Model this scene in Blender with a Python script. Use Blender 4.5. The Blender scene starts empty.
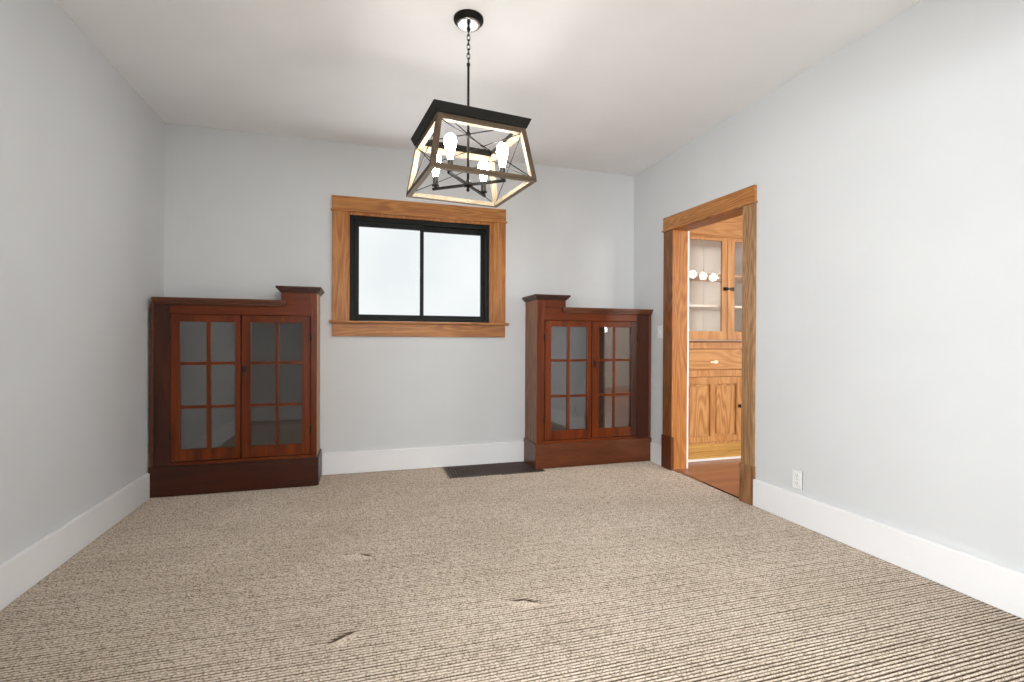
import bpy, bmesh, math, random
from mathutils import Vector, Matrix
random.seed(7)
S = bpy.context.scene
COL = S.collection
PI = math.pi

# ------------------------------------------------------------------ frame of the place (metres)
XL, XR, YB, H = -1.409, 2.552, 4.346, 2.728
YREAR = 0.64            # wall behind the dining room, with a wide opening the picture is taken from
YEND = -4.6             # far wall of the room behind
XK, YK0, YK1 = 7.4, -2.6, 4.30   # kitchen extents
WT = 0.154              # right wall thickness
XR2 = XR + WT
XF = 2.575             # the short stretch of right wall beyond the doorway stands a little further out

# ------------------------------------------------------------------ materials
def new_mat(name):
    m = bpy.data.materials.new(name); m.use_nodes = True
    nt = m.node_tree
    b = nt.nodes['Principled BSDF']
    return m, nt, b

def plain(name, col, rough=0.5, metal=0.0, bump=0.0, bscale=200, coat=0.0, spec=0.5):
    m, nt, b = new_mat(name)
    b.inputs['Base Color'].default_value = (*col, 1)
    b.inputs['Roughness'].default_value = rough
    b.inputs['Metallic'].default_value = metal; b.inputs['Specular IOR Level'].default_value = spec
    b.inputs['Coat Weight'].default_value = coat
    tc = nt.nodes.new('ShaderNodeTexCoord')
    n = nt.nodes.new('ShaderNodeTexNoise'); n.inputs['Scale'].default_value = bscale; n.inputs['Detail'].default_value = 3
    nt.links.new(tc.outputs['Object'], n.inputs['Vector'])
    if bump > 0:
        bp = nt.nodes.new('ShaderNodeBump'); bp.inputs['Strength'].default_value = bump; bp.inputs['Distance'].default_value = 0.002
        nt.links.new(n.outputs['Fac'], bp.inputs['Height']); nt.links.new(bp.outputs['Normal'], b.inputs['Normal'])
    mx = nt.nodes.new('ShaderNodeMix'); mx.data_type = 'RGBA'
    mx.inputs['A'].default_value = (*[c * 0.96 for c in col], 1); mx.inputs['B'].default_value = (*[min(1, c * 1.04) for c in col], 1)
    n2 = nt.nodes.new('ShaderNodeTexNoise'); n2.inputs['Scale'].default_value = 3
    nt.links.new(tc.outputs['Object'], n2.inputs['Vector'])
    nt.links.new(n2.outputs['Fac'], mx.inputs['Factor']); nt.links.new(mx.outputs['Result'], b.inputs['Base Color'])
    return m

def wood(name, light, dark, axis='Z', across=22, rough=0.35, coat=0.3, spec=0.3, contrast=1.0, figure=0.0, pore=0.5, rings=70.0):
    """grain runs along axis"""
    m, nt, b = new_mat(name)
    L = nt.links
    tc = nt.nodes.new('ShaderNodeTexCoord')
    oi = nt.nodes.new('ShaderNodeObjectInfo')
    off = nt.nodes.new('ShaderNodeVectorMath'); off.operation = 'ADD'
    mul = nt.nodes.new('ShaderNodeMath'); mul.operation = 'MULTIPLY'; mul.inputs[1].default_value = 37.0
    L.new(oi.outputs['Random'], mul.inputs[0])
    L.new(tc.outputs['Object'], off.inputs[0]); L.new(mul.outputs[0], off.inputs[1])
    def mapped(a, c):
        mp = nt.nodes.new('ShaderNodeMapping')
        sc = [c, c, c]; sc['XYZ'.index(axis)] = a
        mp.inputs['Scale'].default_value = sc
        L.new(off.outputs[0], mp.inputs['Vector']); return mp
    n1 = nt.nodes.new('ShaderNodeTexNoise'); n1.inputs['Scale'].default_value = 1; n1.inputs['Detail'].default_value = 5; n1.inputs['Distortion'].default_value = 0.8
    L.new(mapped(1.1, across).outputs[0], n1.inputs['Vector'])
    n2 = nt.nodes.new('ShaderNodeTexNoise'); n2.inputs['Scale'].default_value = 1; n2.inputs['Detail'].default_value = 3
    L.new(mapped(9, across * 14).outputs[0], n2.inputs['Vector'])
    fac = n1.outputs['Fac']
    if figure > 0:      # flat-sawn growth rings: contour lines of a stretched noise
        n3 = nt.nodes.new('ShaderNodeTexNoise'); n3.inputs['Scale'].default_value = 1; n3.inputs['Detail'].default_value = 1.0
        L.new(mapped(1.0, across * 0.32).outputs[0], n3.inputs['Vector'])
        ml = nt.nodes.new('ShaderNodeMath'); ml.operation = 'MULTIPLY'; ml.inputs[1].default_value = rings; L.new(n3.outputs['Fac'], ml.inputs[0])
        sn = nt.nodes.new('ShaderNodeMath'); sn.operation = 'SINE'; L.new(ml.outputs[0], sn.inputs[0])
        ma = nt.nodes.new('ShaderNodeMath'); ma.operation = 'MULTIPLY_ADD'; ma.inputs[1].default_value = 0.32; ma.inputs[2].default_value = 0.5; L.new(sn.outputs[0], ma.inputs[0])
        mm = nt.nodes.new('ShaderNodeMix'); mm.data_type = 'FLOAT'; mm.inputs[0].default_value = figure
        L.new(n1.outputs['Fac'], mm.inputs[2]); L.new(ma.outputs[0], mm.inputs[3]); fac = mm.outputs[0]
    r = nt.nodes.new('ShaderNodeValToRGB')
    k = 0.22 / contrast
    r.color_ramp.elements[0].position = 0.5 - k; r.color_ramp.elements[0].color = (*dark, 1)
    r.color_ramp.elements[1].position = 0.5 + k; r.color_ramp.elements[1].color = (*light, 1)
    L.new(fac, r.inputs['Fac'])
    pr = nt.nodes.new('ShaderNodeValToRGB')
    pr.color_ramp.elements[0].position = 0.33; pr.color_ramp.elements[0].color = (1 - pore, 1 - pore, 1 - pore, 1)
    pr.color_ramp.elements[1].position = 0.5; pr.color_ramp.elements[1].color = (1, 1, 1, 1)
    L.new(n2.outputs['Fac'], pr.inputs['Fac'])
    mx = nt.nodes.new('ShaderNodeMix'); mx.data_type = 'RGBA'; mx.blend_type = 'MULTIPLY'; mx.inputs['Factor'].default_value = 1
    L.new(r.outputs['Color'], mx.inputs['A']); L.new(pr.outputs['Color'], mx.inputs['B'])
    L.new(mx.outputs['Result'], b.inputs['Base Color'])
    bp = nt.nodes.new('ShaderNodeBump'); bp.inputs['Strength'].default_value = 0.15; bp.inputs['Distance'].default_value = 0.001
    L.new(n2.outputs['Fac'], bp.inputs['Height']); L.new(bp.outputs['Normal'], b.inputs['Normal'])
    b.inputs['Roughness'].default_value = rough; b.inputs['Specular IOR Level'].default_value = spec
    b.inputs['Coat Weight'].default_value = coat; b.inputs['Coat Roughness'].default_value = 0.22
    return m

def glass(name, ior=1.55, tint=(1, 1, 1)):
    m = bpy.data.materials.new(name); m.use_nodes = True; nt = m.node_tree; nt.nodes.clear()
    out = nt.nodes.new('ShaderNodeOutputMaterial'); mix = nt.nodes.new('ShaderNodeMixShader')
    t = nt.nodes.new('ShaderNodeBsdfTransparent'); t.inputs['Color'].default_value = (*tint, 1)
    g = nt.nodes.new('ShaderNodeBsdfGlossy'); g.inputs['Roughness'].default_value = 0.02
    f = nt.nodes.new('ShaderNodeFresnel')
    ge = nt.nodes.new('ShaderNodeNewGeometry'); mi = nt.nodes.new('ShaderNodeMix'); mi.data_type = 'FLOAT'
    mi.inputs[2].default_value = ior; mi.inputs[3].default_value = 1 / ior      # same reflection on both faces of a thin pane
    nt.links.new(ge.outputs['Backfacing'], mi.inputs[0]); nt.links.new(mi.outputs[0], f.inputs['IOR'])
    tc = nt.nodes.new('ShaderNodeTexCoord'); n = nt.nodes.new('ShaderNodeTexNoise'); n.inputs['Scale'].default_value = 6
    bp = nt.nodes.new('ShaderNodeBump'); bp.inputs['Strength'].default_value = 0.04; bp.inputs['Distance'].default_value = 0.004
    nt.links.new(tc.outputs['Object'], n.inputs['Vector']); nt.links.new(n.outputs['Fac'], bp.inputs['Height']); nt.links.new(bp.outputs['Normal'], g.inputs['Normal'])
    nt.links.new(f.outputs[0], mix.inputs[0]); nt.links.new(t.outputs[0], mix.inputs[1]); nt.links.new(g.outputs[0], mix.inputs[2])
    nt.links.new(mix.outputs[0], out.inputs['Surface'])
    return m

def emit(name, col, s):
    m = bpy.data.materials.new(name); m.use_nodes = True; nt = m.node_tree; nt.nodes.clear()
    out = nt.nodes.new('ShaderNodeOutputMaterial'); e = nt.nodes.new('ShaderNodeEmission')
    e.inputs['Color'].default_value = (*col, 1); e.inputs['Strength'].default_value = s
    nt.links.new(e.outputs[0], out.inputs['Surface']); return m

M = {}
M['wall'] = plain('wall_paint', (0.62, 0.638, 0.648), 0.75, bump=0.06, bscale=260)
M['ceil'] = plain('ceiling_paint', (0.87, 0.875, 0.872), 0.85, bump=0.08, bscale=180)
M['trimw'] = plain('white_trim_paint', (0.80, 0.805, 0.815), 0.4)
M['kwall'] = plain('kitchen_paint', (0.80, 0.78, 0.74), 0.8)
# orange fir / oak of the window and doorway
for ax in 'XYZ':
    M['fir' + ax] = wood('orange_oak_' + ax, (0.52, 0.225, 0.060), (0.31, 0.108, 0.024), ax, 26, 0.42, 0.12, 0.3, 1.0, 0.40, 0.35)
    M['oak' + ax] = wood('brown_oak_' + ax, (0.37, 0.185, 0.078), (0.17, 0.073, 0.026), ax, 24, 0.45, 0.10, 0.3, 1.1, 0.40, 0.5)
    M['hut' + ax] = wood('honey_fir_' + ax, (0.58, 0.31, 0.115), (0.41, 0.18, 0.052), ax, 24, 0.42, 0.12, 0.3, 1.0, 0.45, 0.2, 55)
    M['tan' + ax] = wood('tan_oak_' + ax, (0.47, 0.27, 0.13), (0.27, 0.14, 0.062), ax, 24, 0.5, 0.05, 0.3, 1.1, 0.40, 0.5)
    M['rus' + ax] = wood('russet_oak_' + ax, (0.29, 0.105, 0.030), (0.14, 0.046, 0.013), ax, 24, 0.42, 0.12, 0.3, 1.0, 0.40, 0.4)
    M['mah' + ax] = wood('red_mahogany_' + ax, (0.195, 0.037, 0.004), (0.070, 0.011, 0.0015), ax, 16, 0.34, 0.08, 0.2, 0.95, 0.0, 0.3)
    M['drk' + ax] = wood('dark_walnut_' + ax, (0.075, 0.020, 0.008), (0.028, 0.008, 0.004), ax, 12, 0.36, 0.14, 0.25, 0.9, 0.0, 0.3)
    M['med' + ax] = wood('medium_walnut_' + ax, (0.165, 0.048, 0.015), (0.075, 0.020, 0.007), ax, 10, 0.36, 0.14, 0.3, 0.8, 0.0, 0.3)
    M['wea' + ax] = wood('weathered_oak_' + ax, (0.115, 0.078, 0.045), (0.055, 0.036, 0.021), ax, 40, 0.6, 0.0, 0.3, 1.0, 0.0, 0.35)
M['pan'] = wood('flat_sawn_fir', (0.58, 0.31, 0.115), (0.40, 0.18, 0.050), 'Z', 24, 0.42, 0.12, 0.3, 1.1, 0.6, 0.2, 70)
M['toe'] = wood('speckled_yellow_oak', (0.60, 0.36, 0.10), (0.46, 0.24, 0.055), 'X', 60, 0.45, 0.1, 0.3, 1.2, 0.0, 0.55)
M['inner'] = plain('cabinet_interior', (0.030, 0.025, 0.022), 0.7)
M['cream'] = plain('cream_interior_paint', (0.84, 0.81, 0.74), 0.6)
M['black'] = plain('black_window_vinyl', (0.006, 0.007, 0.0065), 0.5, spec=0.2)
M['bmetal'] = plain('black_metal', (0.009, 0.0075, 0.0055), 0.45, spec=0.15)
M['bronze'] = plain('dark_bronze', (0.03, 0.022, 0.017), 0.35, 0.7)
M['nickel'] = plain('brushed_nickel', (0.50, 0.49, 0.47), 0.25, 1.0)
M['brass'] = plain('aged_brass', (0.55, 0.45, 0.30), 0.3, 1.0)
M['plastic'] = plain('white_plastic', (0.78, 0.79, 0.79), 0.3)
M['slot'] = plain('dark_slot', (0.05, 0.05, 0.05), 0.6)
M['ventm'] = plain('brown_register_metal', (0.10, 0.074, 0.064), 0.5, spec=0.2)
M['ventf'] = plain('tan_register_edge', (0.33, 0.26, 0.19), 0.5)
M['hole'] = plain('duct_shadow_metal', (0.012, 0.01, 0.01), 0.8)
M['glass'] = glass('window_glass', 1.03)
M['oldglass'] = glass('cabinet_glass', 1.95)
M['hglass'] = glass('hutch_glass', 1.6)
M['bulb'] = emit('glowing_bulb', (1.0, 0.95, 0.88), 62)
M['globe'] = emit('glowing_globe', (1.0, 0.93, 0.82), 30)

def carpet_mat():
    m, nt, b = new_mat('berber_carpet'); L = nt.links
    tc = nt.nodes.new('ShaderNodeTexCoord')
    def noise(sx, sy, det=2):
        mp = nt.nodes.new('ShaderNodeMapping'); mp.inputs['Scale'].default_value = (sx, sy, 1)
        L.new(tc.outputs['Object'], mp.inputs['Vector'])
        n = nt.nodes.new('ShaderNodeTexNoise'); n.inputs['Scale'].default_value = 1; n.inputs['Detail'].default_value = det
        L.new(mp.outputs[0], n.inputs['Vector']); return n
    n1 = noise(115, 185, 2); n2 = noise(2.2, 2.8, 3); n3 = noise(170, 260, 1)
    r = nt.nodes.new('ShaderNodeValToRGB'); cr = r.color_ramp
    cr.elements[0].position = 0.38; cr.elements[0].color = (0.30, 0.24, 0.185, 1)
    cr.elements[1].position = 0.60; cr.elements[1].color = (0.66, 0.565, 0.475, 1)
    e = cr.elements.new(0.46); e.color = (0.53, 0.45, 0.37, 1)
    L.new(n1.outputs['Fac'], r.inputs['Fac'])
    mx = nt.nodes.new('ShaderNodeMix'); mx.data_type = 'RGBA'; mx.blend_type = 'MULTIPLY'; mx.inputs['Factor'].default_value = 1
    r2 = nt.nodes.new('ShaderNodeValToRGB'); r2.color_ramp.elements[0].position = 0.3; r2.color_ramp.elements[0].color = (0.88, 0.87, 0.85, 1)
    r2.color_ramp.elements[1].position = 0.7; r2.color_ramp.elements[1].color = (1, 1, 1, 1)
    L.new(n2.outputs['Fac'], r2.inputs['Fac'])
    L.new(r.outputs['Color'], mx.inputs['A']); L.new(r2.outputs['Color'], mx.inputs['B'])
    # shade between the rows painted in: yarn turns dark brown with depth
    sp = nt.nodes.new('ShaderNodeSeparateXYZ'); L.new(tc.outputs['Object'], sp.inputs[0])
    mr = nt.nodes.new('ShaderNodeMapRange'); mr.inputs['From Min'].default_value = -0.0052; mr.inputs['From Max'].default_value = -0.0016; L.new(sp.outputs['Z'], mr.inputs['Value'])
    mk = nt.nodes.new('ShaderNodeMix'); mk.data_type = 'RGBA'; mk.inputs['A'].default_value = (0.085, 0.058, 0.040, 1)
    L.new(mr.outputs['Result'], mk.inputs['Factor']); L.new(mx.outputs['Result'], mk.inputs['B']); L.new(mk.outputs['Result'], b.inputs['Base Color'])
    b.inputs['Roughness'].default_value = 0.95
    b.inputs['Specular IOR Level'].default_value = 0.1
    bp = nt.nodes.new('ShaderNodeBump'); bp.inputs['Strength'].default_value = 0.8; bp.inputs['Distance'].default_value = 0.003
    L.new(n3.outputs['Fac'], bp.inputs['Height']); L.new(bp.outputs['Normal'], b.inputs['Normal'])
    return m
M['carpet'] = carpet_mat()

def plank_mat():
    m, nt, b = new_mat('kitchen_plank_floor'); L = nt.links
    tc = nt.nodes.new('ShaderNodeTexCoord')
    br = nt.nodes.new('ShaderNodeTexBrick'); br.offset = 0.37
    br.inputs['Scale'].default_value = 1; br.inputs['Brick Width'].default_value = 1.1; br.inputs['Row Height'].default_value = 0.085
    br.inputs['Mortar Size'].default_value = 0.0012; br.inputs['Mortar'].default_value = (0.12, 0.05, 0.03, 1)
    br.inputs['Color1'].default_value = (0.42, 0.185, 0.10, 1); br.inputs['Color2'].default_value = (0.30, 0.115, 0.06, 1)
    L.new(tc.outputs['Object'], br.inputs['Vector'])
    mp = nt.nodes.new('ShaderNodeMapping'); mp.inputs['Scale'].default_value = (3, 60, 1); L.new(tc.outputs['Object'], mp.inputs['Vector'])
    n = nt.nodes.new('ShaderNodeTexNoise'); n.inputs['Scale'].default_value = 1; n.inputs['Detail'].default_value = 4; L.new(mp.outputs[0], n.inputs['Vector'])
    r = nt.nodes.new('ShaderNodeValToRGB'); r.color_ramp.elements[0].position = .3; r.color_ramp.elements[0].color = (.72, .72, .72, 1); r.color_ramp.elements[1].position = .7
    L.new(n.outputs['Fac'], r.inputs['Fac'])
    mx = nt.nodes.new('ShaderNodeMix'); mx.data_type = 'RGBA'; mx.blend_type = 'MULTIPLY'; mx.inputs['Factor'].default_value = 1
    L.new(br.outputs['Color'], mx.inputs['A']); L.new(r.outputs['Color'], mx.inputs['B']); L.new(mx.outputs['Result'], b.inputs['Base Color'])
    b.inputs['Roughness'].default_value = 0.28
    return m
M['plank'] = plank_mat()

# ------------------------------------------------------------------ mesh builder
class MB:
    def __init__(s): s.v = []; s.f = []; s.smooth = []
    def box(s, a, b):
        x0, x1 = sorted((a[0], b[0])); y0, y1 = sorted((a[1], b[1])); z0, z1 = sorted((a[2], b[2]))
        return s.hexa([(x0, y0, z0), (x1, y0, z0), (x1, y1, z0), (x0, y1, z0), (x0, y0, z1), (x1, y0, z1), (x1, y1, z1), (x0, y1, z1)])
    def hexa(s, p):   # bottom 4 ccw, top 4 ccw
        n = len(s.v); s.v += [tuple(q) for q in p]
        for f in ((3, 2, 1, 0), (4, 5, 6, 7), (0, 1, 5, 4), (1, 2, 6, 5), (2, 3, 7, 6), (3, 0, 4, 7)):
            s.f.append(tuple(n + i for i in f)); s.smooth.append(False)
        return s
    def lathe(s, prof, c=(0, 0, 0), seg=24, axis='Z'):
        """prof: list of (r, h) along axis from c; closed with caps"""
        n = len(s.v)
        for r, h in prof:
            for k in range(seg):
                t = 2 * PI * k / seg; a, b = r * math.cos(t), r * math.sin(t)
                q = {'Z': (a, b, h), 'Y': (a, h, -b), 'X': (h, a, b)}[axis]
                s.v.append((c[0] + q[0], c[1] + q[1], c[2] + q[2]))
        for i in range(len(prof) - 1):
            for k in range(seg):
                k2 = (k + 1) % seg
                s.f.append((n + i * seg + k, n + i * seg + k2, n + (i + 1) * seg + k2, n + (i + 1) * seg + k)); s.smooth.append(True)
        s.f.append(tuple(n + k for k in reversed(range(seg)))); s.smooth.append(False)
        m = n + (len(prof) - 1) * seg
        s.f.append(tuple(m + k for k in range(seg))); s.smooth.append(False)
        return s
    def tube(s, pts, r, seg=8, closed=False):
        P = [Vector(p) for p in pts]; N = len(P); n = len(s.v); prev = None
        for i in range(N):
            if closed: t = (P[(i + 1) % N] - P[i - 1]).normalized()
            else: t = (P[min(i + 1, N - 1)] - P[max(i - 1, 0)]).normalized()
            if prev is None:
                up = Vector((0, 0, 1)) if abs(t.z) < 0.9 else Vector((1, 0, 0)); u = t.cross(up).normalized()
            else: u = (prev - t * prev.dot(t)).normalized()
            prev = u; w = t.cross(u)
            for k in range(seg):
                a = 2 * PI * k / seg; s.v.append(tuple(P[i] + u * (r * math.cos(a)) + w * (r * math.sin(a))))
        for i in range(N if closed else N - 1):
            j = (i + 1) % N
            for k in range(seg):
                k2 = (k + 1) % seg; s.f.append((n + i * seg + k, n + i * seg + k2, n + j * seg + k2, n + j * seg + k)); s.smooth.append(True)
        if not closed:
            s.f.append(tuple(n + k for k in reversed(range(seg)))); s.smooth.append(False)
            s.f.append(tuple(n + (N - 1) * seg + k for k in range(seg))); s.smooth.append(False)
        return s
    def prism(s, prof, x0, x1):
        """prof: list of (y, z) ccw, extruded along x"""
        n = len(s.v); k = len(prof)
        s.v += [(x0, y, z) for y, z in prof] + [(x1, y, z) for y, z in prof]
        for i in range(k):
            j = (i + 1) % k; s.f.append((n + i, n + j, n + k + j, n + k + i)); s.smooth.append(False)
        s.f.append(tuple(n + i for i in reversed(range(k)))); s.f.append(tuple(n + k + i for i in range(k))); s.smooth += [False, False]
        return s

def world_off(parent):
    o = Vector((0, 0, 0))
    while parent is not None: o += parent.location; parent = parent.parent
    return o

def obj(name, mb, mat, parent=None, bevel=0.0, local=False, origin=None, seg=2):
    """parts are given in world coordinates unless local"""
    me = bpy.data.meshes.new(name)
    off = Vector((0, 0, 0)) if local else (world_off(parent) if parent else Vector(origin or (0, 0, 0)))
    me.from_pydata([tuple(Vector(v) - off) for v in mb.v], [], mb.f)
    me.polygons.foreach_set('use_smooth', mb.smooth)
    bm = bmesh.new(); bm.from_mesh(me); bmesh.ops.recalc_face_normals(bm, faces=bm.faces); bm.to_mesh(me); bm.free()
    me.materials.append(M[mat] if isinstance(mat, str) else mat)
    o = bpy.data.objects.new(name, me); COL.objects.link(o)
    if parent: o.parent = parent
    elif origin: o.location = origin
    if bevel > 0:
        b = o.modifiers.new('edge', 'BEVEL'); b.width = bevel; b.segments = seg; b.limit_method = 'ANGLE'; b.angle_limit = 0.6
        b.harden_normals = False
    return o

def tag(o, label, cat, group=None, kind=None):
    o['label'] = label; o['category'] = cat
    if group: o['group'] = group
    if kind: o['kind'] = kind
    return o
def thing(name, loc, label, cat, rz=0, group=None, kind=None):
    o = bpy.data.objects.new(name, None); COL.objects.link(o); o.empty_display_size = 0.1
    o.location = loc; o.rotation_euler = (0, 0, rz)
    return tag(o, label, cat, group, kind)
def struct(name, mb, mat, label, cat, bevel=0.0):
    return tag(obj(name, mb, mat, None, bevel), label, cat, kind='structure')

# ------------------------------------------------------------------ the setting
T = 0.16
# window opening in the back wall, doorway opening in the right wall
WX0, WX1, WZ0, WZ1 = -0.105, 1.140, 1.250, 2.160
DY0, DY1, DZ = 2.835, 3.695, 2.060
b = MB()
b.box((XL - T, YB, -0.05), (WX0, YB + T, H)); b.box((WX1, YB, -0.05), (XR2, YB + T, H))
b.box((WX0, YB, -0.05), (WX1, YB + T, WZ0)); b.box((WX0, YB, WZ1), (WX1, YB + T, H))
struct('wall_back', b, 'wall', 'pale grey painted back wall around the small high window', 'wall')
lw = [(-3.7, -2.3), (-1.7, -0.3)]  # unseen window openings added to bring in side light
b = MB(); b.box((XL - T, lw[1][1], -0.05), (XL, YB + T, H)); b.box((XL - T, lw[0][1], -0.05), (XL, lw[1][0], H)); b.box((XL - T, YEND, -0.05), (XL, lw[0][0], H))
for y0, y1 in lw: b.box((XL - T, y0, -0.05), (XL, y1, 0.55)); b.box((XL - T, y0, 2.35), (XL, y1, H))
struct('wall_left', b, 'wall', 'pale grey painted wall on the left side of the room', 'wall')
b = MB()
b.box((XR, YEND, -0.05), (XR2, DY0, H)); b.box((XF, DY1, -0.05), (XR2, YB, H)); b.hexa([(XR, DY0, DZ + .03), (XR2, DY0, DZ + .03), (XR2, DY1, DZ + .03), (XF, DY1, DZ + .03), (XR, DY0, H), (XR2, DY0, H), (XR2, DY1, H), (XF, DY1, H)])
struct('wall_right', b, 'wall', 'pale grey painted wall with the oak cased doorway', 'wall')
b = MB()
OX0, OX1 = -0.64, 2.15
b.box((XL, YREAR - 0.14, -0.05), (OX0, YREAR, H)); b.box((OX1, YREAR - 0.14, -0.05), (XR, YREAR, H)); b.box((OX0, YREAR - 0.14, 2.30), (OX1, YREAR, H))
struct('wall_rear', b, 'wall', 'pale grey wall behind the viewer with a wide opening', 'wall')
# far wall of the front room with two large unseen windows added for light
b = MB(); fw = [(-1.05, 0.35), (0.85, 2.25)]
b.box((XL, YEND - T, -0.05), (fw[0][0], YEND, H)); b.box((fw[0][1], YEND - T, -0.05), (fw[1][0], YEND, H)); b.box((fw[1][1], YEND - T, -0.05), (XR, YEND, H))
for x0, x1 in fw: b.box((x0, YEND - T, -0.05), (x1, YEND, 0.55)); b.box((x0, YEND - T, 2.35), (x1, YEND, H))
struct('wall_front', b, 'wall', 'pale grey far wall of the front room with two large added windows', 'wall')
struct('ceiling', MB().box((XL - T, YEND - T, H), (XR2, YB + T, H + 0.12)), 'ceil', 'smooth white plaster ceiling above the pale grey walls', 'ceiling')

# carpet: real ribs running across the room, pressed flat under the floor register
VX0, VX1, VY0, VY1 = 0.690, 1.506, 3.950, 4.318
def xmax(y):
    if DY0 + 0.02 < y < DY1 - 0.02:
        t = (y - DY0) / (DY1 - DY0); return 2.552 + 0.05 * t * t
    return XR + 0.004 if y < DY0 + 0.1 else XF + 0.01
SNAG = [(-0.02, 2.647, -0.45, 0.050, 0.020), (-0.045, 1.925, 0.55, 0.038, 0.012), (0.66, 1.975, -0.4, 0.040, 0.013)]
def carpet():
    pitch, depth = 0.0155, 0.0105
    prof = [(0.0, -1.0), (0.20, -1.0), (0.28, -0.42), (0.42, -0.09), (0.61, 0.0), (0.80, -0.09), (0.92, -0.42)]
    y0 = 0.95; rows = int((YB + 0.01 - y0) / pitch) + 1
    NX = 264
    verts = []; faces = []
    ph = [random.uniform(0, 6.28) for _ in range(8)]
    for r in range(rows):
        jit = random.uniform(-0.0006, 0.0006); dj = random.uniform(0.92, 1.08)
        lump = [random.uniform(-0.0009, 0.0008) for _ in range(NX + 1)]
        for t, zz in prof:
            y = y0 + (r + t) * pitch
            xm = xmax(y)
            for i in range(NX + 1):
                x = XL - 0.005 + (xm - XL + 0.005) * i / NX
                yy = y + jit + 0.0022 * math.sin(x * 2.1 + ph[0] + y * 0.7) + 0.0008 * math.sin(x * 9 + ph[1] + r * 1.7)
                z = depth * zz * (dj + 0.25 * math.sin(x * 23 + r * 2.3 + ph[2])) + (lump[i] if zz > -0.9 else 0)
                for sx, sy, ang, ln, hh in SNAG:
                    dx, dy = x - sx, yy - sy
                    if abs(dx) < 0.2 and abs(dy) < 0.2:
                        a = dx * math.cos(ang) + dy * math.sin(ang); c = -dx * math.sin(ang) + dy * math.cos(ang)
                        g = math.exp(-(a / ln) ** 2); z += hh * g * (math.exp(-(c / 0.016) ** 2) - 1.0 * math.exp(-((c - 0.028) / 0.010) ** 2))
                if VX0 < x < VX1 and VY0 < yy < VY1: z = -0.02
                verts.append((x, yy, z))
    W = NX + 1; K = rows * len(prof)
    for j in range(K - 1):
        for i in range(NX):
            faces.append((j * W + i, j * W + i + 1, (j + 1) * W + i + 1, (j + 1) * W + i))
    n = len(verts)
    verts += [(XL, YEND, -0.003), (XR, YEND, -0.003), (XR, y0 + 0.002, -0.003), (XL, y0 + 0.002, -0.003)]; faces.append((n, n + 1, n + 2, n + 3))
    mb = MB(); mb.v = verts; mb.f = faces; mb.smooth = [True] * len(faces)
    me = bpy.data.meshes.new('floor'); me.from_pydata(verts, [], faces); me.polygons.foreach_set('use_smooth', [True] * len(faces)); me.materials.append(M['carpet'])
    o = bpy.data.objects.new('floor', me); COL.objects.link(o)
    return tag(o, 'ribbed beige berber carpet covering the whole floor', 'carpet', kind='structure')
carpet()

# kitchen beyond the doorway
struct('floor_kitchen', MB().box((XR + 0.012, DY0 + 0.012, -0.06), (XR2, DY1 - 0.014, 0.005)).box((XR2, YK0, -0.06), (XK, YK1, 0.005)), 'plank', 'reddish brown plank floor seen through the doorway', 'floor')
b = MB(); b.box((XR2, YK1, -0.05), (XK, YK1 + T, 2.62)); 
struct('wall_kitchen_back', b, 'kwall', 'cream wall behind the built-in pantry hutch', 'wall')
b = MB(); kw = (0.2, 1.7)  # unseen window opening added to light the kitchen
b.box((XK, YK0 - T, -0.05), (XK + T, kw[0], 2.62)); b.box((XK, kw[1], -0.05), (XK + T, YK1 + T, 2.62)); b.box((XK, kw[0], -0.05), (XK + T, kw[1], 1.0)); b.box((XK, kw[0], 2.2), (XK + T, kw[1], 2.62))
struct('wall_kitchen_side', b, 'kwall', 'cream far side wall of the kitchen with an added window', 'wall')
b = MB(); b.box((XR2, YK0 - T, -0.05), (4.2, YK0, 2.62)); b.box((5.62, YK0 - T, -0.05), (XK, YK0, 2.62)); b.box((4.2, YK0 - T, -0.05), (5.62, YK0, 1.33)); b.box((4.2, YK0 - T, 2.25), (5.62, YK0, 2.62))  # unseen opening added so light reaches the hutch front
struct('wall_kitchen_end', b, 'kwall', 'cream end wall of the kitchen', 'wall')
struct('ceiling_kitchen', MB().box((XR2, YK0 - T, 2.62), (XK + T, YK1 + T, 2.72)), 'ceil', 'white kitchen ceiling beyond the doorway', 'ceiling')

# baseboards
BH, BT = 0.178, 0.022
def bb(name, a, bq, label):
    return struct(name, MB().box(a, bq), 'trimw', label, 'baseboard', 0.004)
bb('baseboard_left', (XL, YREAR, 0), (XL + BT, 4.018, BH), 'tall white baseboard along the left wall')
bb('baseboard_back', (-0.297, YB - BT, 0), (1.440, YB, BH), 'tall white baseboard under the window between the two cabinets')
bb('baseboard_right', (XR - BT, YREAR, 0), (XR, 2.730, BH), 'long white baseboard on the right wall below the outlet')
bb('baseboard_right', (XF - BT, 3.812, 0), (XF, 4.002, BH), 'short white baseboard between the doorway and the corner cabinet')
bb('baseboard_rear', (XL + BT, YREAR, 0), (OX0, YREAR + BT, BH), 'white baseboard on the wall behind the viewer')
bb('baseboard_rear', (OX1, YREAR, 0), (XR - BT, YREAR + BT, BH), 'white baseboard on the stub of wall right of the wide opening')

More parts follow.
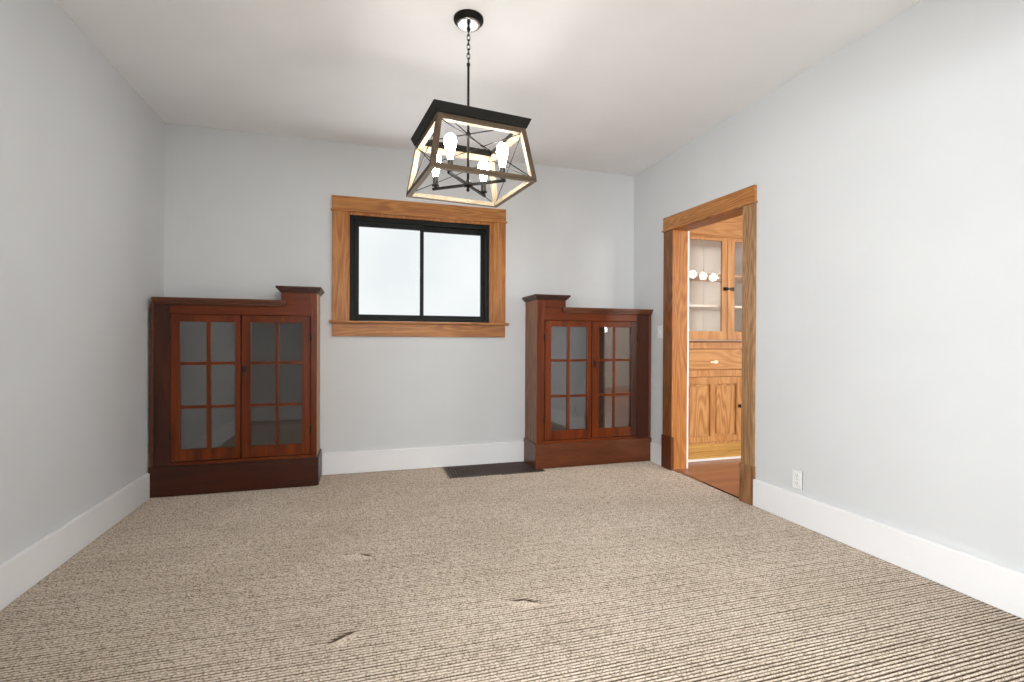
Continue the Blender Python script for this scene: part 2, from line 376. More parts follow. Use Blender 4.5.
# ------------------------------------------------------------------ window
w = thing('window_1', (0.515, YB, WZ0), 'small high slider window, black frame inside orange oak casing', 'window', kind='structure')
yc = YB - 0.022
obj('casing', MB().box((-0.220, yc, 1.262), (-0.105, YB, 2.168)), 'firZ', w, 0.002)
obj('casing', MB().box((1.140, yc, 1.262), (1.256, YB, 2.168)), 'firZ', w, 0.002)
obj('head_casing', MB().box((-0.222, yc - 0.003, 2.176), (1.258, YB, 2.287)), 'firX', w, 0.002)
obj('head_fillet', MB().box((-0.232, yc - 0.010, 2.164), (1.268, YB, 2.177)), 'firX', w, 0.003)
obj('stool', MB().box((-0.243, YB - 0.052, 1.243), (1.286, YB + 0.045, 1.262)), 'firX', w, 0.005)
obj('apron', MB().box((-0.219, yc + 0.002, 1.134), (1.254, YB, 1.243)), 'firX', w, 0.002)
b = MB(); b.box((WX0 - .002, YB - .004, 1.262), (-0.085, YB + 0.03, 2.166)); b.box((1.112, YB - .004, 1.262), (WX1 + .002, YB + 0.03, 2.166)); b.box((-0.085, YB - .004, 2.142), (1.112, YB + 0.03, 2.166))
obj('stop_molding', b, 'firZ', w, 0.002)
fy0, fy1 = YB + 0.018, YB + 0.085
b = MB(); b.box((-0.086, fy0, 1.263), (-0.050, fy1, 2.143)); b.box((1.078, fy0, 1.263), (1.113, fy1, 2.143))
b.box((-0.05, fy0, 1.263), (1.078, fy1, 1.292)); b.box((-0.05, fy0, 2.102), (1.078, fy1, 2.143))
obj('frame', b, 'black', w, 0.003)
def sash(name, x0, x1, z0, z1, gx0, gx1, gz0, gz1, y0, y1):
    b = MB(); b.box((x0, y0, z0), (gx0, y1, z1)); b.box((gx1, y0, z0), (x1, y1, z1)); b.box((gx0, y0, z0), (gx1, y1, gz0)); b.box((gx0, y0, gz1), (gx1, y1, z1))
    s = obj(name, b, 'black', w, 0.003)
    obj('pane', MB().box((gx0 - 0.004, (y0 + y1) / 2 - 0.003, gz0 - 0.004), (gx1 + 0.004, (y0 + y1) / 2 + 0.003, gz1 + 0.004)), 'glass', s)
    return s
s1 = sash('sash', -0.050, 0.528, 1.292, 2.102, -0.010, 0.495, 1.320, 2.055, fy0 + 0.004, fy0 + 0.030)
obj('sash_lock', MB().box((0.500, fy0 - 0.006, 1.66), (0.520, fy0 + 0.006, 1.72)), 'black', s1, 0.003)
sash('sash', 0.500, 1.078, 1.292, 2.102, 0.530, 1.040, 1.322, 2.052, fy0 + 0.033, fy0 + 0.060)

# ------------------------------------------------------------------ doorway (header sags a little toward the viewer, as old houses do)
d = thing('door_1', (XR, (DY0 + DY1) / 2, 0), 'oak cased doorway without a door leading to the kitchen', 'doorway', kind='structure')
cx0 = XR - 0.022
xw = lambda y: XR + (XF - XR) * min(1, max(0, (y - DY0) / (DY1 - DY0)))      # wall face at y
hz = lambda y: 2.036 + (y - 2.725) * 0.0255      # underside of header
def slope_box(o0, o1, y0, y1, dz0, dz1):
    q = [(xw(y0) + o0, y0), (xw(y0) + o1, y0), (xw(y1) + o1, y1), (xw(y1) + o0, y1)]
    return MB().hexa([(x, y, hz(y) + dz0) for x, y in q] + [(x, y, hz(y) + dz1) for x, y in q])
def post(xf, th, y0, y1, z0): return MB().hexa([(xf - th, y0, z0), (xf, y0, z0), (xf, y1, z0), (xf - th, y1, z0), (xf - th, y0, hz(y0)), (xf, y0, hz(y0)), (xf, y1, hz(y1)), (xf - th, y1, hz(y1))])
obj('casing', post(XR, 0.020, 2.733, 2.842, 0.26), 'tanZ', d, 0.002)
obj('casing', post(XF, 0.022, 3.682, 3.812, 0.285), 'rusZ', d, 0.002)
obj('plinth_block', MB().box((XR - 0.028, 2.727, -0.004), (XR, 2.850, 0.262)), 'oakZ', d, 0.003)
obj('plinth_block', MB().box((XF - 0.030, 3.674, -0.004), (XF, 3.818, 0.283)), 'medZ', d, 0.003)
obj('head_casing', slope_box(-0.024, 0, 2.733, 3.818, 0.012, 0.122), 'firY', d, 0.002)
obj('head_fillet', slope_box(-0.032, 0, 2.722, 3.830, 0.0, 0.013), 'firY', d, 0.003)
obj('jamb', MB().box((XF - 0.018, DY1 - 0.016, -0.012), (XR2, DY1, 2.064)), 'firZ', d, 0.002)
obj('jamb', MB().box((XR - 0.004, DY0, -0.012), (XR2, DY0 + 0.014, 2.040)), 'oakZ', d, 0.002)
obj('head_jamb', MB().hexa([(xw(DY0) - .004, DY0, hz(DY0) - .004), (XR2, DY0, hz(DY0) - .004), (XR2, DY1, hz(DY1) - .004), (XF - .004, DY1, hz(DY1) - .004), (xw(DY0) - .004, DY0, hz(DY0) + .035), (XR2, DY0, hz(DY0) + .035), (XR2, DY1, hz(DY1) + .035), (XF - .004, DY1, hz(DY1) + .035)]), 'firY', d, 0.002)
obj('kitchen_casing', MB().box((XR2, DY1 - 0.018, -0.010), (XR2 + 0.016, DY1 + 0.11, 2.18)).box((XR2, DY0 - 0.11, -0.010), (XR2 + 0.022, DY0 + 0.004, 2.18)).box((XR2, DY0, 2.07), (XR2 + 0.022, DY1, 2.18)), 'trimw', d, 0.002)
b = MB()
pts = [(xmax(DY0 + 0.03 + (DY1 - DY0 - 0.06) * i / 10) + 0.004, DY0 + 0.016 + (DY1 - DY0 - 0.036) * i / 10, 0.001) for i in range(11)]
b.tube(pts, 0.006, 6)
obj('threshold_strip', b, 'drkY', d)

# ------------------------------------------------------------------ built-in glazed cabinets
def cabinet(name, label, x0, sg, F, end, tower, doors, out_mat, base_mat, side_mat, latch_door, latch_u, latch_z, wall_x, dark_stile=False, crown_in=0.0):
    """u runs from the raised end outward; doors = [(d0,d1,[glass u ranges], hinge_u)]"""
    X = lambda u: x0 + sg * u
    Zb, Zd0, Zd1, Zc0, Zc1, Zt, Zcap = 0.215, 0.240, 1.281, 1.345, 1.396, 1.459, 1.501
    c = thing(name, (X(end / 2), (F + YB) / 2, 0.0), label, 'cabinet')
    B = YB - 0.002
    # carcass
    b = MB()
    b.box((X(0.014), F + 0.02, 0.01), (X(0.032), B, Zt - .01)); b.box((X(end - 0.02), F + 0.02, 0.01), (X(end - 0.002), B, Zc0))
    b.box((X(0.03), B - 0.012, 0.01), (X(end - 0.02), B, Zc0)); b.box((X(0.03), F + 0.02, 0.20), (X(end - 0.02), B - 0.012, 0.222)); b.box((X(0.03), F + 0.02, Zc0 - 0.05), (X(end - .02), B - .012, Zc0 - 0.03))
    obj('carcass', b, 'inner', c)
    obj('end_panel', MB().box((X(0), F + 0.001, 0.19), (X(0.014), B, Zt)), side_mat + 'Z', c, 0.001)
    # face frame
    i0, i1 = doors[0][0], doors[1][1]
    obj('stile', MB().box((X(0.0005), F, 0.20), (X(i0 - 0.002), F + 0.02, Zt)), 'mahZ', c, 0.0015)
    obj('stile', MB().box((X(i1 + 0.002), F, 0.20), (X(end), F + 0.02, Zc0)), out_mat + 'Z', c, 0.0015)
    obj('upper_rail', MB().box((X(i0 - 0.002), F + 0.0005, Zd1 + 0.002), (X(i1 + 0.002), F + 0.02, Zc0)).box((X(i0 - 0.002), F + 0.0005, Zc0 - 0.001), (X(tower), F + 0.02, Zt)), 'mahX', c, 0.001)
    obj('lower_rail', MB().box((X(i0 - 0.002), F + 0.0005, 0.20), (X(i1 + 0.002), F + 0.02, Zd0 - 0.003)), 'mahX', c, 0.001)
    obj('scribe_strip', MB().box((X(end - 0.020), F - 0.010, 0.212), (X(end), F + 0.004, Zc0)), 'medZ', c, 0.002)
    # base with a return along the side
    b = MB(); b.box((X(-0.014), F - 0.016, 0.004), (wall_x, F + 0.004, Zb)); b.box((X(-0.014), F, 0.004), (X(-0.0005), B, Zb))
    obj('base', b, base_mat + 'X', c, 0.003)
    # lower top with its crown moulding
    def crown(u0, u1, z0, z1, proj, side0, side1):
        b = MB(); h = z1 - z0
        for k, (a, e, f) in enumerate([(0.0, 0.30, 0.35), (0.28, 0.60, 0.68), (0.58, 1.0, 1.0)]):
            o = proj * f
            xs0 = X(u0 - (o if side0 else 0)); xs1 = X(u1 + (o if side1 else 0))
            b.box((xs0, F - o, z0 + h * a), (xs1, B, z0 + h * e))
        return b
    obj('lower_top', crown(tower + 0.001, abs(wall_x - x0) - 0.002 - crown_in, Zc0 + 0.001, Zc1, 0.036, False, False), 'medX', c, 0.003)
    obj('crown_return', MB().box((X(tower - 0.038), F - 0.036, Zc0 + 0.018), (X(tower + 0.001), F - 0.0005, Zc1 - 0.002)).box((X(tower - 0.026), F - 0.024, Zc0 + 0.004), (X(tower + 0.001), F - 0.0005, Zc0 + 0.020)), 'medX', c, 0.003)
    obj('raised_block', MB().box((X(tower - 0.018), F + 0.02, Zc0), (X(tower), B, Zt)).box((X(0.014), B - 0.014, Zc0), (X(tower - 0.018), B, Zt)), 'mahY', c, 0.001)
    obj('cap', crown(0.0, tower, Zt, Zcap, 0.033, True, True), 'drkX', c, 0.003)
    for k, (d0, d1, gl, hu) in enumerate(doors):
        d0 += 0.0022; d1 -= 0.0022; Zd0, Zd1 = 0.243, 1.279
        yf, yb = F - 0.005, F + 0.018
        gz = [0.325, 0.612, 0.634, 0.922, 0.944, 1.228]
        b = MB()
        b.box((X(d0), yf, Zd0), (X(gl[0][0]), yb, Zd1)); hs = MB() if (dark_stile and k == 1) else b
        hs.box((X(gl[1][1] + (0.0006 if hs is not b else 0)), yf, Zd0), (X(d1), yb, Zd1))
        b.box((X(gl[0][0]), yf + .0006, Zd0), (X(gl[1][1]), yb, gz[0])); b.box((X(gl[0][0]), yf + .0006, gz[5]), (X(gl[1][1]), yb, Zd1))
        b.box((X(gl[0][1]), yf + 0.003, gz[0]), (X(gl[1][0]), yb, gz[5]))
        for z0, z1 in ((gz[1], gz[2]), (gz[3], gz[4])): b.box((X(gl[0][0]), yf + 0.004, z0), (X(gl[1][1]), yb - 0.001, z1))
        dr = obj('door', b, 'mahZ', c, 0.002)
        if hs is not b: obj('hinge_stile', hs, out_mat + 'Z', dr, 0.002)['label'] = 'darker hinge stile'  # outer stile takes the darker frame tone
        obj('glass', MB().box((X(gl[0][0] - 0.004), yf + 0.012, gz[0] - 0.004), (X(gl[1][1] + 0.004), yf + 0.015, gz[5] + 0.004)), 'oldglass', dr)
        for hz_ in (0.43, 1.13):
            obj('hinge', MB().lathe([(0.003, -0.034), (0.006, -0.030), (0.006, 0.030), (0.003, 0.034)], (X(hu), yf - 0.003, hz_), 10), 'bronze', dr)
        if k == latch_door:
            b = MB(); xk = X(latch_u)
            b.box((xk - 0.012, yf - 0.004, latch_z - 0.028), (xk + 0.012, yf + 0.001, latch_z + 0.028))
            b.lathe([(0.008, -0.027), (0.013, -0.022), (0.012, -0.016), (0.005, -0.012), (0.005, 0.0)], (xk, yf, latch_z + 0.004), 14, 'Y')
            b.box((xk - 0.005, yf - 0.020, latch_z - 0.040), (xk + 0.005, yf - 0.012, latch_z))
            obj('latch', b, 'bronze', dr, 0.0015)
    return c
cabinet('glazed_cabinet', 'dark red-brown built-in cabinet in the left corner, raised cap at its window end', -0.312, -1, 4.036, 1.079, 0.249,
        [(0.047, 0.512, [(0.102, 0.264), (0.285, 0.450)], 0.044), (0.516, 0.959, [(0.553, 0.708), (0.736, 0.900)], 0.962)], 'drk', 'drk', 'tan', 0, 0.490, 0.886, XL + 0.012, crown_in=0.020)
cabinet('glazed_cabinet', 'orange-brown built-in cabinet between the floor register and the doorway', 1.452, 1, 4.026, 1.112, 0.265,
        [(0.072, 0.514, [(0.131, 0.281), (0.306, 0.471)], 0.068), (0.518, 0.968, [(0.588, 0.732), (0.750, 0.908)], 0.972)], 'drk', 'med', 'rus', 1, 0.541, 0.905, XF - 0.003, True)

# ------------------------------------------------------------------ chandelier
CX, CY = 0.521, 2.484
rot = -2.2391 + PI / 4
ch = thing('chandelier', (CX, CY, 1.86), 'lantern chandelier of weathered wood and black metal hanging from the ceiling', 'chandelier', rot)
Z0 = 1.86
zt, zm, zb = 2.171 - Z0, 2.129 - Z0, 1.866 - Z0
def ring_hexa(mb, ra, za, rb_, zb_, th):
    """square ring with sloping outside from half-size ra at za (bottom) to rb_ at zb_ (top), wall thickness th"""
    for k in range(4):
        R = Matrix.Rotation(k * PI / 2, 3, 'Z')
        P = [(ra, -ra, za), (ra, ra, za), (ra - th, ra - th, za), (ra - th, -(ra - th), za), (rb_, -rb_, zb_), (rb_, rb_, zb_), (rb_ - th, rb_ - th, zb_), (rb_ - th, -(rb_ - th), zb_)]
        mb.hexa([R @ Vector(p) for p in P])
    return mb
obj('top_trim', ring_hexa(MB(), 0.2235, zm, 0.2413, zt, 0.030), 'bmetal', ch, 0.0015, True)
M['lit_pale'] = wood('pale_lit_oak', (0.34, 0.275, 0.19), (0.24, 0.185, 0.12), 'Z', 40, 0.6, 0.0, 0.3, 1.0, 0.0, 0.2)  # pale wood of the undersides, also painted lamplight on the inward faces
def paint_lit_faces(o, R, inward):
    """undersides are pale wood; the same tone paints lamplight onto inward faces"""
    o.data.materials.append(M['lit_pale'])
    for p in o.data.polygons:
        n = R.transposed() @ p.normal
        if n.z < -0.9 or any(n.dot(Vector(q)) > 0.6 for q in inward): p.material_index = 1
WD = 0.026
rt, rb = 0.219, 0.2602                      # outside half sizes of the wooden frame, top and bottom
for k in range(4):
    R = Matrix.Rotation(k * PI / 2, 3, 'Z')
    mb = MB(); a, e = rt, rt - WD
    mb.hexa([R @ Vector(p) for p in [(e, -e, zm - WD), (a, -e, zm - WD), (a, e, zm - WD), (e, e, zm - WD), (e, -e, zm), (a, -e, zm), (a, e, zm), (e, e, zm)]])
    paint_lit_faces(obj('top_bar', mb, 'weaY', ch, 0.0012, True), R, [(-1, 0, 0)])
    mb = MB(); a, e = rb, rb - WD
    mb.hexa([R @ Vector(p) for p in [(e, -e, zb), (a, -a, zb), (a, a, zb), (e, e, zb), (e, -e, zb + 0.022), (a - .002, -a + .002, zb + 0.022), (a - .002, a - .002, zb + 0.022), (e, e, zb + 0.022)]])
    paint_lit_faces(obj('bottom_bar', mb, 'weaY', ch, 0.0012, True), R, [(-1, 0, 0)])
    mb = MB(); a, e, c_, f_ = rb - .002, rb - WD - .002, rt, rt - WD
    zz0, zz1 = zb + 0.022, zm
    mb.hexa([R @ Vector(p) for p in [(e, -a, zz0), (a, -a, zz0), (a, -e, zz0), (e, -e, zz0), (f_, -c_, zz1), (c_, -c_, zz1), (c_, -f_, zz1), (f_, -f_, zz1)]])
    paint_lit_faces(obj('post', mb, 'weaZ', ch, 0.0012, True), R, [(-1, 0, 0), (0, 1, 0)])
    mb = MB(); a, e = rt - 0.014, rb - 0.014
    p = lambda x, y, z: R @ Vector((x, y, z))
    mb.tube([p(a, -rt + WD, zm - WD), p(e, rb - WD, zb + 0.022)], 0.0022, 6); mb.tube([p(a, rt - WD, zm - WD), p(e, -rb + WD, zb + 0.022)], 0.0022, 6)
    obj('cross_brace', mb, 'bmetal', ch, 0, True)
mb = MB(); zw = 2.146 - Z0
mb.tube([(0.20, 0.20, zw), (-0.20, -0.20, zw)], 0.003, 6); mb.tube([(0.20, -0.20, zw), (-0.20, 0.20, zw)], 0.003, 6)
mb.lathe([(0.012, -0.008), (0.014, 0), (0.012, 0.008)], (0, 0, zw), 14)
obj('top_brace', mb, 'bmetal', ch, 0, True)
za = 1.890 - Z0
obj('stem', MB().lathe([(0.0062, za), (0.0062, 2.49 - Z0), (0.009, 2.492 - Z0), (0.009, 2.502 - Z0), (0.005, 2.507 - Z0)], (0, 0, 0), 12), 'bmetal', ch, 0, True)
obj('hub', MB().lathe([(0.004, za - 0.034), (0.008, za - 0.030), (0.009, za - 0.022), (0.006, za - 0.018), (0.006, za - 0.012), (0.024, za - 0.010), (0.026, za), (0.024, za + 0.010), (0.010, za + 0.016), (0.008, za + 0.03)], (0, 0, 0), 18), 'bmetal', ch, 0, True)
for k in range(4):
    an = k * PI / 2 + PI / 4
    R = Matrix.Rotation(an, 3, 'Z')
    mb = MB(); hw = 0.0065
    mb.hexa([R @ Vector(p) for p in [(0.012, -hw, za - hw), (0.205, -hw, za - hw), (0.205, hw, za - hw), (0.012, hw, za - hw), (0.012, -hw, za + hw), (0.205, -hw, za + hw), (0.205, hw, za + hw), (0.012, hw, za + hw)]])
    obj('arm', mb, 'bmetal', ch, 0.001, True)
    q = R @ Vector((0.188, 0, 0))
    so = obj('socket', MB().lathe([(0.006, za + 0.006), (0.006, za + 0.012), (0.019, za + 0.014), (0.019, za + 0.020), (0.0135, za + 0.022), (0.0135, za + 0.062)], (q.x, q.y, 0), 16), 'bmetal', ch, 0, True)
    z1 = za + 0.060
    obj('bulb', MB().lathe([(0.012, z1), (0.013, z1 + .012), (0.017, z1 + .030), (0.023, z1 + .055), (0.028, z1 + .078), (0.0295, z1 + .092), (0.027, z1 + .108), (0.020, z1 + .119), (0.010, z1 + .125), (0.002, z1 + .127)], (q.x, q.y, 0), 20), 'bulb', so, 0, True)
# chain
mb = MB(); zc = 2.505 - Z0; nl = 7; ztop = 2.668 - Z0; step = (ztop - zc) / nl
for k in range(nl):
    c0 = zc + step * (k + 0.5); hl, hw = step * 0.66, 0.0075
    pts = []
    for i in range(16):
        t = 2 * PI * i / 16; x = hw * math.cos(t); z = (hl - hw) * (1 if math.sin(t) > 0 else -1) * (1 if abs(math.sin(t)) > 0.01 else 0) + hw * math.sin(t)
        pts.append((x, 0, c0 + z) if k % 2 == 0 else (0, x, c0 + z))
    mb.tube(pts, 0.0021, 6, True)
obj('chain', mb, 'bmetal', ch, 0, True)
hc = H - Z0
obj('canopy', MB().lathe([(0.060, hc - 0.030), (0.0625, hc - 0.027), (0.0635, hc - 0.016), (0.074, hc - 0.014), (0.0755, hc - 0.010), (0.0755, hc)], (0, 0, 0), 40), 'bmetal', ch, 0, True)
obj('canopy_plate', MB().lathe([(0.050, hc - 0.0325), (0.0585, hc - 0.031), (0.0585, hc - 0.028)], (0, 0, 0), 40), 'nickel', ch, 0, True)
obj('canopy_loop', MB().lathe([(0.006, hc - 0.060), (0.010, hc - 0.057), (0.010, hc - 0.046), (0.006, hc - 0.042), (0.006, hc - 0.032)], (0, 0, 0), 14), 'bmetal', ch, 0, True)

# ------------------------------------------------------------------ floor register
v = thing('floor_register', ((VX0 + VX1) / 2, (VY0 + VY1) / 2, -0.01), 'brown metal return air grille set in the carpet under the window', 'floor vent')
b = MB(); zt_ = 0.0025
for a, c_ in (((VX0, VY0, -.012), (VX1, VY0 + 0.018, zt_)), ((VX0, VY1 - 0.018, -.012), (VX1, VY1, zt_)), ((VX1 - 0.018, VY0 + .018, -.012), (VX1, VY1 - .018, zt_)), ((VX0, VY0 + .018, -.012), (VX0 + 0.018, VY1 - .018, zt_))): b.box(a, c_)
obj('frame', b, 'ventm', v, 0.001)
obj('edge_strip', MB().box((VX0 - 0.012, VY0 - 0.004, -0.006), (VX0 - 0.0005, VY1, 0.003)), 'ventf', v, 0.001)
b = MB(); ns = 31; x0, x1 = VX0 + 0.018, VX1 - 0.018
for k in range(ns):
    x = x0 + (x1 - x0) * (k + 0.5) / ns
    b.box((x - 0.0055, VY0 + .018, -0.011), (x + 0.0055, VY1 - .018, 0.0015))
obj('louvers', b, 'ventm', v)
obj('duct_pan', MB().box((VX0 + .004, VY0 + .004, -0.016), (VX1 - .004, VY1 - .004, -0.0125)), 'hole', v)

# ------------------------------------------------------------------ outlet and switch on the right wall
o = thing('wall_outlet', (XR, 2.385, 0.267), 'white duplex outlet above the right-hand baseboard', 'outlet')
y0, y1, z0, z1 = 2.352, 2.420, 0.211, 0.322
obj('shade_backing', MB().box((XR - 0.006, y0 + .001, z0 + .001), (XR - .0002, y1 - .001, z1 - .001)), 'slot', o)  # dark slab that paints in the shaded edge behind the plate
obj('cover_plate', MB().box((XR - 0.010, y0, z0), (XR - .006, y1, z1)), 'plastic', o, 0.0015)
for zc in (0.291, 0.243):
    r = obj('receptacle', MB().lathe([(0.0165, -0.0125), (0.0175, -0.011), (0.0175, -0.004)], (XR, 2.386, zc), 20, 'X'), 'plastic', o)
    b = MB()
    b.box((XR - 0.0132, 2.379, zc - 0.001), (XR - 0.0120, 2.3815, zc + 0.009)); b.box((XR - 0.0132, 2.391, zc), (XR - 0.0120, 2.3935, zc + 0.008)); b.lathe([(0.0026, -0.0132), (0.0026, -0.012)], (XR, 2.386, zc - 0.008), 10, 'X')
    obj('slots', b, 'slot', r)
obj('screw', MB().lathe([(0.002, -0.0118), (0.003, -0.011), (0.003, -0.0095)], (XR, 2.386, 0.267), 10, 'X'), 'nickel', o)
o = thing('light_switch', (XF, 3.884, 1.187), 'white toggle light switch beside the doorway casing', 'light switch')
obj('cover_plate', MB().box((XF - 0.007, 3.846, 1.130), (XF - .0002, 3.922, 1.243)), 'plastic', o, 0.002)
obj('toggle', MB().hexa([(XF - 0.007, 3.8795, 1.178), (XF - 0.006, 3.8875, 1.178), (XF - 0.006, 3.8875, 1.192), (XF - 0.007, 3.8795, 1.192), (XF - 0.022, 3.8805, 1.190), (XF - 0.022, 3.8865, 1.190), (XF - 0.022, 3.8865, 1.196), (XF - 0.022, 3.8805, 1.196)]), 'plastic', o, 0.001)
for zc in (1.157, 1.217):
    obj('screw', MB().lathe([(0.002, -0.0088), (0.003, -0.008), (0.003, -0.0065)], (XF, 3.8835, zc), 10, 'X'), 'nickel', o)

# ------------------------------------------------------------------ pantry hutch beyond the doorway
YH = 3.86
hx0, hx1 = 2.735, 4.155
h = thing('pantry_hutch', ((hx0 + hx1) / 2, 4.08, 0.0), 'honey wood built-in hutch seen through the doorway, glass doors over drawers', 'hutch')
b = MB(); YKB = YK1 - 0.003
b.box((hx0, YH + .02, 0.006), (hx0 + .02, YKB, 2.55)); b.box((hx1 - .02, YH + .02, 0.006), (hx1, YKB, 2.55)); b.box((hx0 + .02, YKB - .012, 0.006), (hx1 - .02, YKB, 2.55)); b.box((hx0 + .02, YH + .02, 2.5), (hx1 - .02, YKB - .012, 2.55))
b.box((hx0 + .02, YH + .02, 1.098), (hx1 - .02, YKB - .012, 1.118)); b.box((hx0 + .02, YH + .02, 0.14), (hx1 - .02, YKB - .012, 0.16)); b.box((hx0 + .02, YH + .02, 2.075), (hx1 - .02, YKB - .012, 2.09))
obj('carcass', b, 'cream', h)
# face frame
b = MB(); F = YH
cols_l = [(2.790, 3.442), (3.462, 4.100)]
cols_u = [(2.770, 3.281), (3.287, 3.798)]
b.box((hx0, F, 0.16), (2.787, F + .02, 1.096)); b.box((3.445, F, 0.16), (3.459, F + .02, 1.096)); b.box((4.103, F, 0.16), (hx1, F + .02, 1.096))
b.box((2.787, F, 1.036), (4.103, F + .02, 1.096)); b.box((2.787, F, 0.779), (4.103, F + .02, 0.841)); b.box((2.787, F, 0.16), (4.103, F + .02, 0.174))
b.box((hx0, F, 1.118), (2.767, F + .02, 2.06)); b.box((3.801, F, 1.118), (hx1, F + .02, 2.06))
obj('face_frame', b, 'hutZ', h, 0.001)
obj('ledge', MB().box((hx0, F - 0.014, 1.095), (hx1, F + .02, 1.111)), 'rusX', h, 0.004)
obj('fascia', MB().box((hx0, F, 2.058), (hx1, F + .02, 2.55)), 'hutX', h, 0.001)
obj('cornice_bead', MB().box((hx0, F - 0.022, 2.078), (hx1, F, 2.102)).box((hx0, F - 0.012, 2.068), (hx1, F, 2.08)), 'hutX', h, 0.004)
obj('toe_panel', MB().box((hx0, F + 0.002, 0.022), (hx1, F + .02, 0.172)), 'toe', h, 0.001)
obj('astragal', MB().box((3.266, F - 0.012, 1.122), (3.302, F - 0.0055, 2.054)), 'hutZ', h, 0.003)
obj('batten', MB().box((3.335, YKB - .022, 1.12), (3.368, YKB - .0125, 2.07)), 'kwall', h, 0.002)
obj('shoe_molding', MB().box((hx0, F - 0.012, 0.006), (hx1, F + .02, 0.026)), 'trimw', h, 0.004)
for z, mm_ in ((1.425, 'cream'), (1.715, 'hutX')):
    obj('shelf', MB().box((hx0 + .021, F + .045, z), (hx1 - .021, YKB - .023, z + 0.02)), mm_, h, 0.001)
def hutch_glass_door(x0, x1, g0, g1, latch):
    b = MB(); yf = F - 0.006
    b.box((x0, yf, 1.120), (g0, F + .016, 2.056)); b.box((g1, yf, 1.120), (x1, F + .016, 2.056)); b.box((g0, yf + .0006, 1.120), (g1, F + .016, 1.199)); b.box((g0, yf + .0006, 2.036), (g1, F + .016, 2.056))
    dr = obj('glass_door', b, 'hutZ', h, 0.002)
    obj('pane', MB().box((g0 - .004, yf + .010, 1.195), (g1 + .004, yf + .013, 2.04)), 'hglass', dr)
    if latch:
        b = MB(); xm = 3.284
        b.box((xm - 0.060, yf - .006, 1.576), (xm - 0.020, yf + .001, 1.610)); b.box((xm + 0.020, yf - .006, 1.576), (xm + 0.060, yf + .001, 1.610)); b.lathe([(0.009, -0.034), (0.014, -0.030), (0.014, -0.022), (0.006, -0.016), (0.006, 0)], (xm - 0.035, yf, 1.593), 14, 'Y'); b.box((xm - 0.04, yf - .014, 1.585), (xm + 0.05, yf - .006, 1.601))
        obj('latch', b, 'bronze', dr, 0.001)
hutch_glass_door(2.770, 3.281, 2.830, 3.210, True); hutch_glass_door(3.287, 3.798, 3.350, 3.735, False)
for (x0, x1) in cols_l:
    xc = (x0 + x1) / 2; yf = F - 0.006
    dw = obj('drawer', MB().box((x0, yf, 0.845), (x1, F + .016, 1.033)), 'hutX', h, 0.003)
    b = MB(); n = 10
    for i in range(n):   # cup pull
        t0, t1 = PI * i / n, PI * (i + 1) / n
        a0, a1 = (xc + .012 - 0.044 * math.cos(t0), 0.027 * math.sin(t0) ** 0.5), (xc + .012 - 0.044 * math.cos(t1), 0.027 * max(0, math.sin(t1)) ** 0.5)
        b.hexa([(a0[0], yf, 0.905), (a1[0], yf, 0.905), (a1[0], yf - 0.022 * math.sin(t1), 0.905), (a0[0], yf - 0.022 * math.sin(t0), 0.905), (a0[0], yf, 0.905 + a0[1] + .003), (a1[0], yf, 0.905 + a1[1] + .003), (a1[0], yf - 0.016 * math.sin(t1), 0.903 + a1[1]), (a0[0], yf - 0.016 * math.sin(t0), 0.903 + a0[1])])
    obj('pull', b, 'brass', dw)
    b = MB(); w_ = (x1 - x0)
    p = [x0 + 0.058, x0 + 0.300, x0 + 0.350, x1 - 0.060]
    b.box((x0, yf, 0.177), (p[0], F + .016, 0.776)); b.box((p[3], yf, 0.177), (x1, F + .016, 0.776)); b.box((p[1], yf, 0.23), (p[2], F + .016, 0.712)); b.box((p[0], yf + .0005, 0.177), (p[3], F + .016, 0.232)); b.box((p[0], yf + .0005, 0.710), (p[3], F + .016, 0.776))
    dr = obj('cupboard_door', b, 'hutZ', h, 0.002)
    for a, c_ in ((p[0], p[1]), (p[2], p[3])):
        obj('panel', MB().box((a, F + 0.010, 0.231), (c_, F + .015, 0.711)).box((a + .020, F + 0.001, 0.251), (c_ - .020, F + .012, 0.691)), 'pan', dr, 0.003)
    obj('knob', MB().lathe([(0.010, -0.036), (0.018, -0.031), (0.018, -0.021), (0.007, -0.016), (0.007, 0), ], (x1 - 0.026, yf, 0.501), 14, 'Y').box((x1 - 0.040, yf - .004, 0.487), (x1 - 0.012, yf + .001, 0.515)), 'bronze', dr)

# kitchen ceiling light that shows as bright dots in the hutch glass
k = thing('kitchen_ceiling_light', (6.75, -1.1, 2.62), 'white globe ceiling light in the kitchen, mirrored in the hutch glass', 'ceiling light', math.radians(-20))
obj('bar', MB().box((-0.66, -0.04, -0.045), (0.66, 0.04, -0.001)), 'nickel', k, 0.004, True)
for i in range(4):
    x = -0.57 + 0.38 * i
    obj('globe', MB().lathe([(0.03, -0.20), (0.06, -0.185), (0.075, -0.15), (0.075, -0.12), (0.06, -0.085), (0.03, -0.065), (0.025, -0.045)], (x, 0, 0), 20), 'globe', k, 0, True)

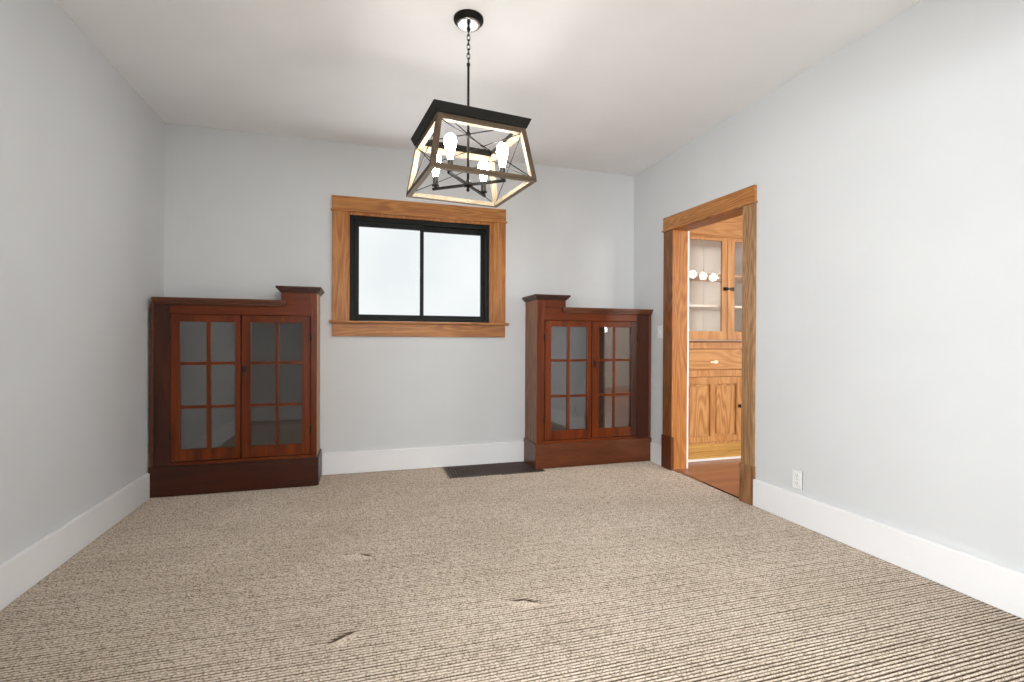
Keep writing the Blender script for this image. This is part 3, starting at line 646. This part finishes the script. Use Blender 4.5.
# ------------------------------------------------------------------ light
wd = bpy.data.worlds.new('overcast'); S.world = wd; wd.use_nodes = True; nt = wd.node_tree
bg = nt.nodes['Background']
tc = nt.nodes.new('ShaderNodeTexCoord'); n = nt.nodes.new('ShaderNodeTexNoise'); n.inputs['Scale'].default_value = 4; n.inputs['Detail'].default_value = 4
r = nt.nodes.new('ShaderNodeValToRGB'); r.color_ramp.elements[0].position = .35; r.color_ramp.elements[0].color = (0.80, 0.845, 0.855, 1); r.color_ramp.elements[1].position = .6; r.color_ramp.elements[1].color = (0.90, 0.925, 0.93, 1)
nt.links.new(tc.outputs['Generated'], n.inputs['Vector']); nt.links.new(n.outputs['Fac'], r.inputs['Fac']); nt.links.new(r.outputs['Color'], bg.inputs['Color'])
bg.inputs['Strength'].default_value = 1.0

def area(name, loc, rotE, sx, sy, power, col=(1, 1, 1)):
    l = bpy.data.lights.new(name, 'AREA'); l.shape = 'RECTANGLE'; l.size = sx; l.size_y = sy; l.energy = power; l.color = col
    o = bpy.data.objects.new(name, l); COL.objects.link(o); o.location = loc; o.rotation_euler = rotE; return o
# dining window daylight, plus fill at added unseen front room and kitchen windows
PF, PS, PB, PK, PL = 26, 132, 12, 100, 92
for i, (x0, x1) in enumerate(fw):
    area('daylight_fill', ((x0 + x1) / 2, YEND - 0.02, 1.45), (PI / 2, 0, 0), x1 - x0, 1.8, PF, (0.97, 0.985, 1.0))
for i, (y0, y1) in enumerate(lw):
    area('daylight_fill', (XL - 0.02, (y0 + y1) / 2, 1.45), (0, -PI / 2, 0), 1.8, y1 - y0, PS, (0.97, 0.985, 1.0))
area('daylight_fill', (0.515, YB + 0.14, 1.69), (-PI / 2, 0, 0), 1.1, 0.8, PB, (0.95, 0.98, 1.0))
area('daylight_fill', (XK - 0.02, 0.95, 1.6), (0, PI / 2, 0), 1.2, 1.5, PK, (1.0, 0.97, 0.92))
area('daylight_fill', (4.91, YK0 - 0.03, 1.79), (PI / 2, 0, 0), 1.42, 0.92, PK, (1.0, 0.97, 0.92))
# unseen fill light added in the front room to brighten the walls
l = bpy.data.lights.new('front_room_fill', 'POINT'); l.energy = PL; l.shadow_soft_size = 0.35; l.color = (1.0, 0.97, 0.93)
o = bpy.data.objects.new('front_room_fill', l); COL.objects.link(o); o.location = (0.95, -2.0, 2.25)

# ------------------------------------------------------------------ camera
f, yaw, yh, roll, pitch = 498.248, 0.295998, 343.860, 0.004184, 0.005492
c, s = math.cos(yaw), math.sin(yaw)
Xa = Vector((c, -s, 0)); Za = Vector((s, c, 0)); Ya = Vector((0, 0, -1))
cp, sp = math.cos(pitch), math.sin(pitch); Ya, Za = Ya * cp - Za * sp, Ya * sp + Za * cp
cr, sr = math.cos(roll), math.sin(roll); Xa, Ya = Xa * cr - Ya * sr, Xa * sr + Ya * cr
cd = bpy.data.cameras.new('camera'); cam = bpy.data.objects.new('camera', cd); COL.objects.link(cam)
m = Matrix((Xa, -Ya, -Za)).transposed().to_4x4(); m.translation = Vector((0, 0, 1.1)); cam.matrix_world = m
cd.sensor_fit = 'HORIZONTAL'; cd.sensor_width = 36; cd.lens = f / 1024 * 36; cd.shift_y = (yh - 341) / 1024; cd.clip_start = 0.02
S.camera = cam

S.view_settings.view_transform = 'Standard'; S.view_settings.look = 'None'; S.view_settings.gamma = 1; S.view_settings.use_curve_mapping = False
S.view_settings.exposure = 0.10
S.cycles.use_denoising = True
S.cycles.max_bounces = 16; S.cycles.diffuse_bounces = 8; S.cycles.glossy_bounces = 6; S.cycles.transparent_max_bounces = 16
S.cycles.sample_clamp_indirect = 8
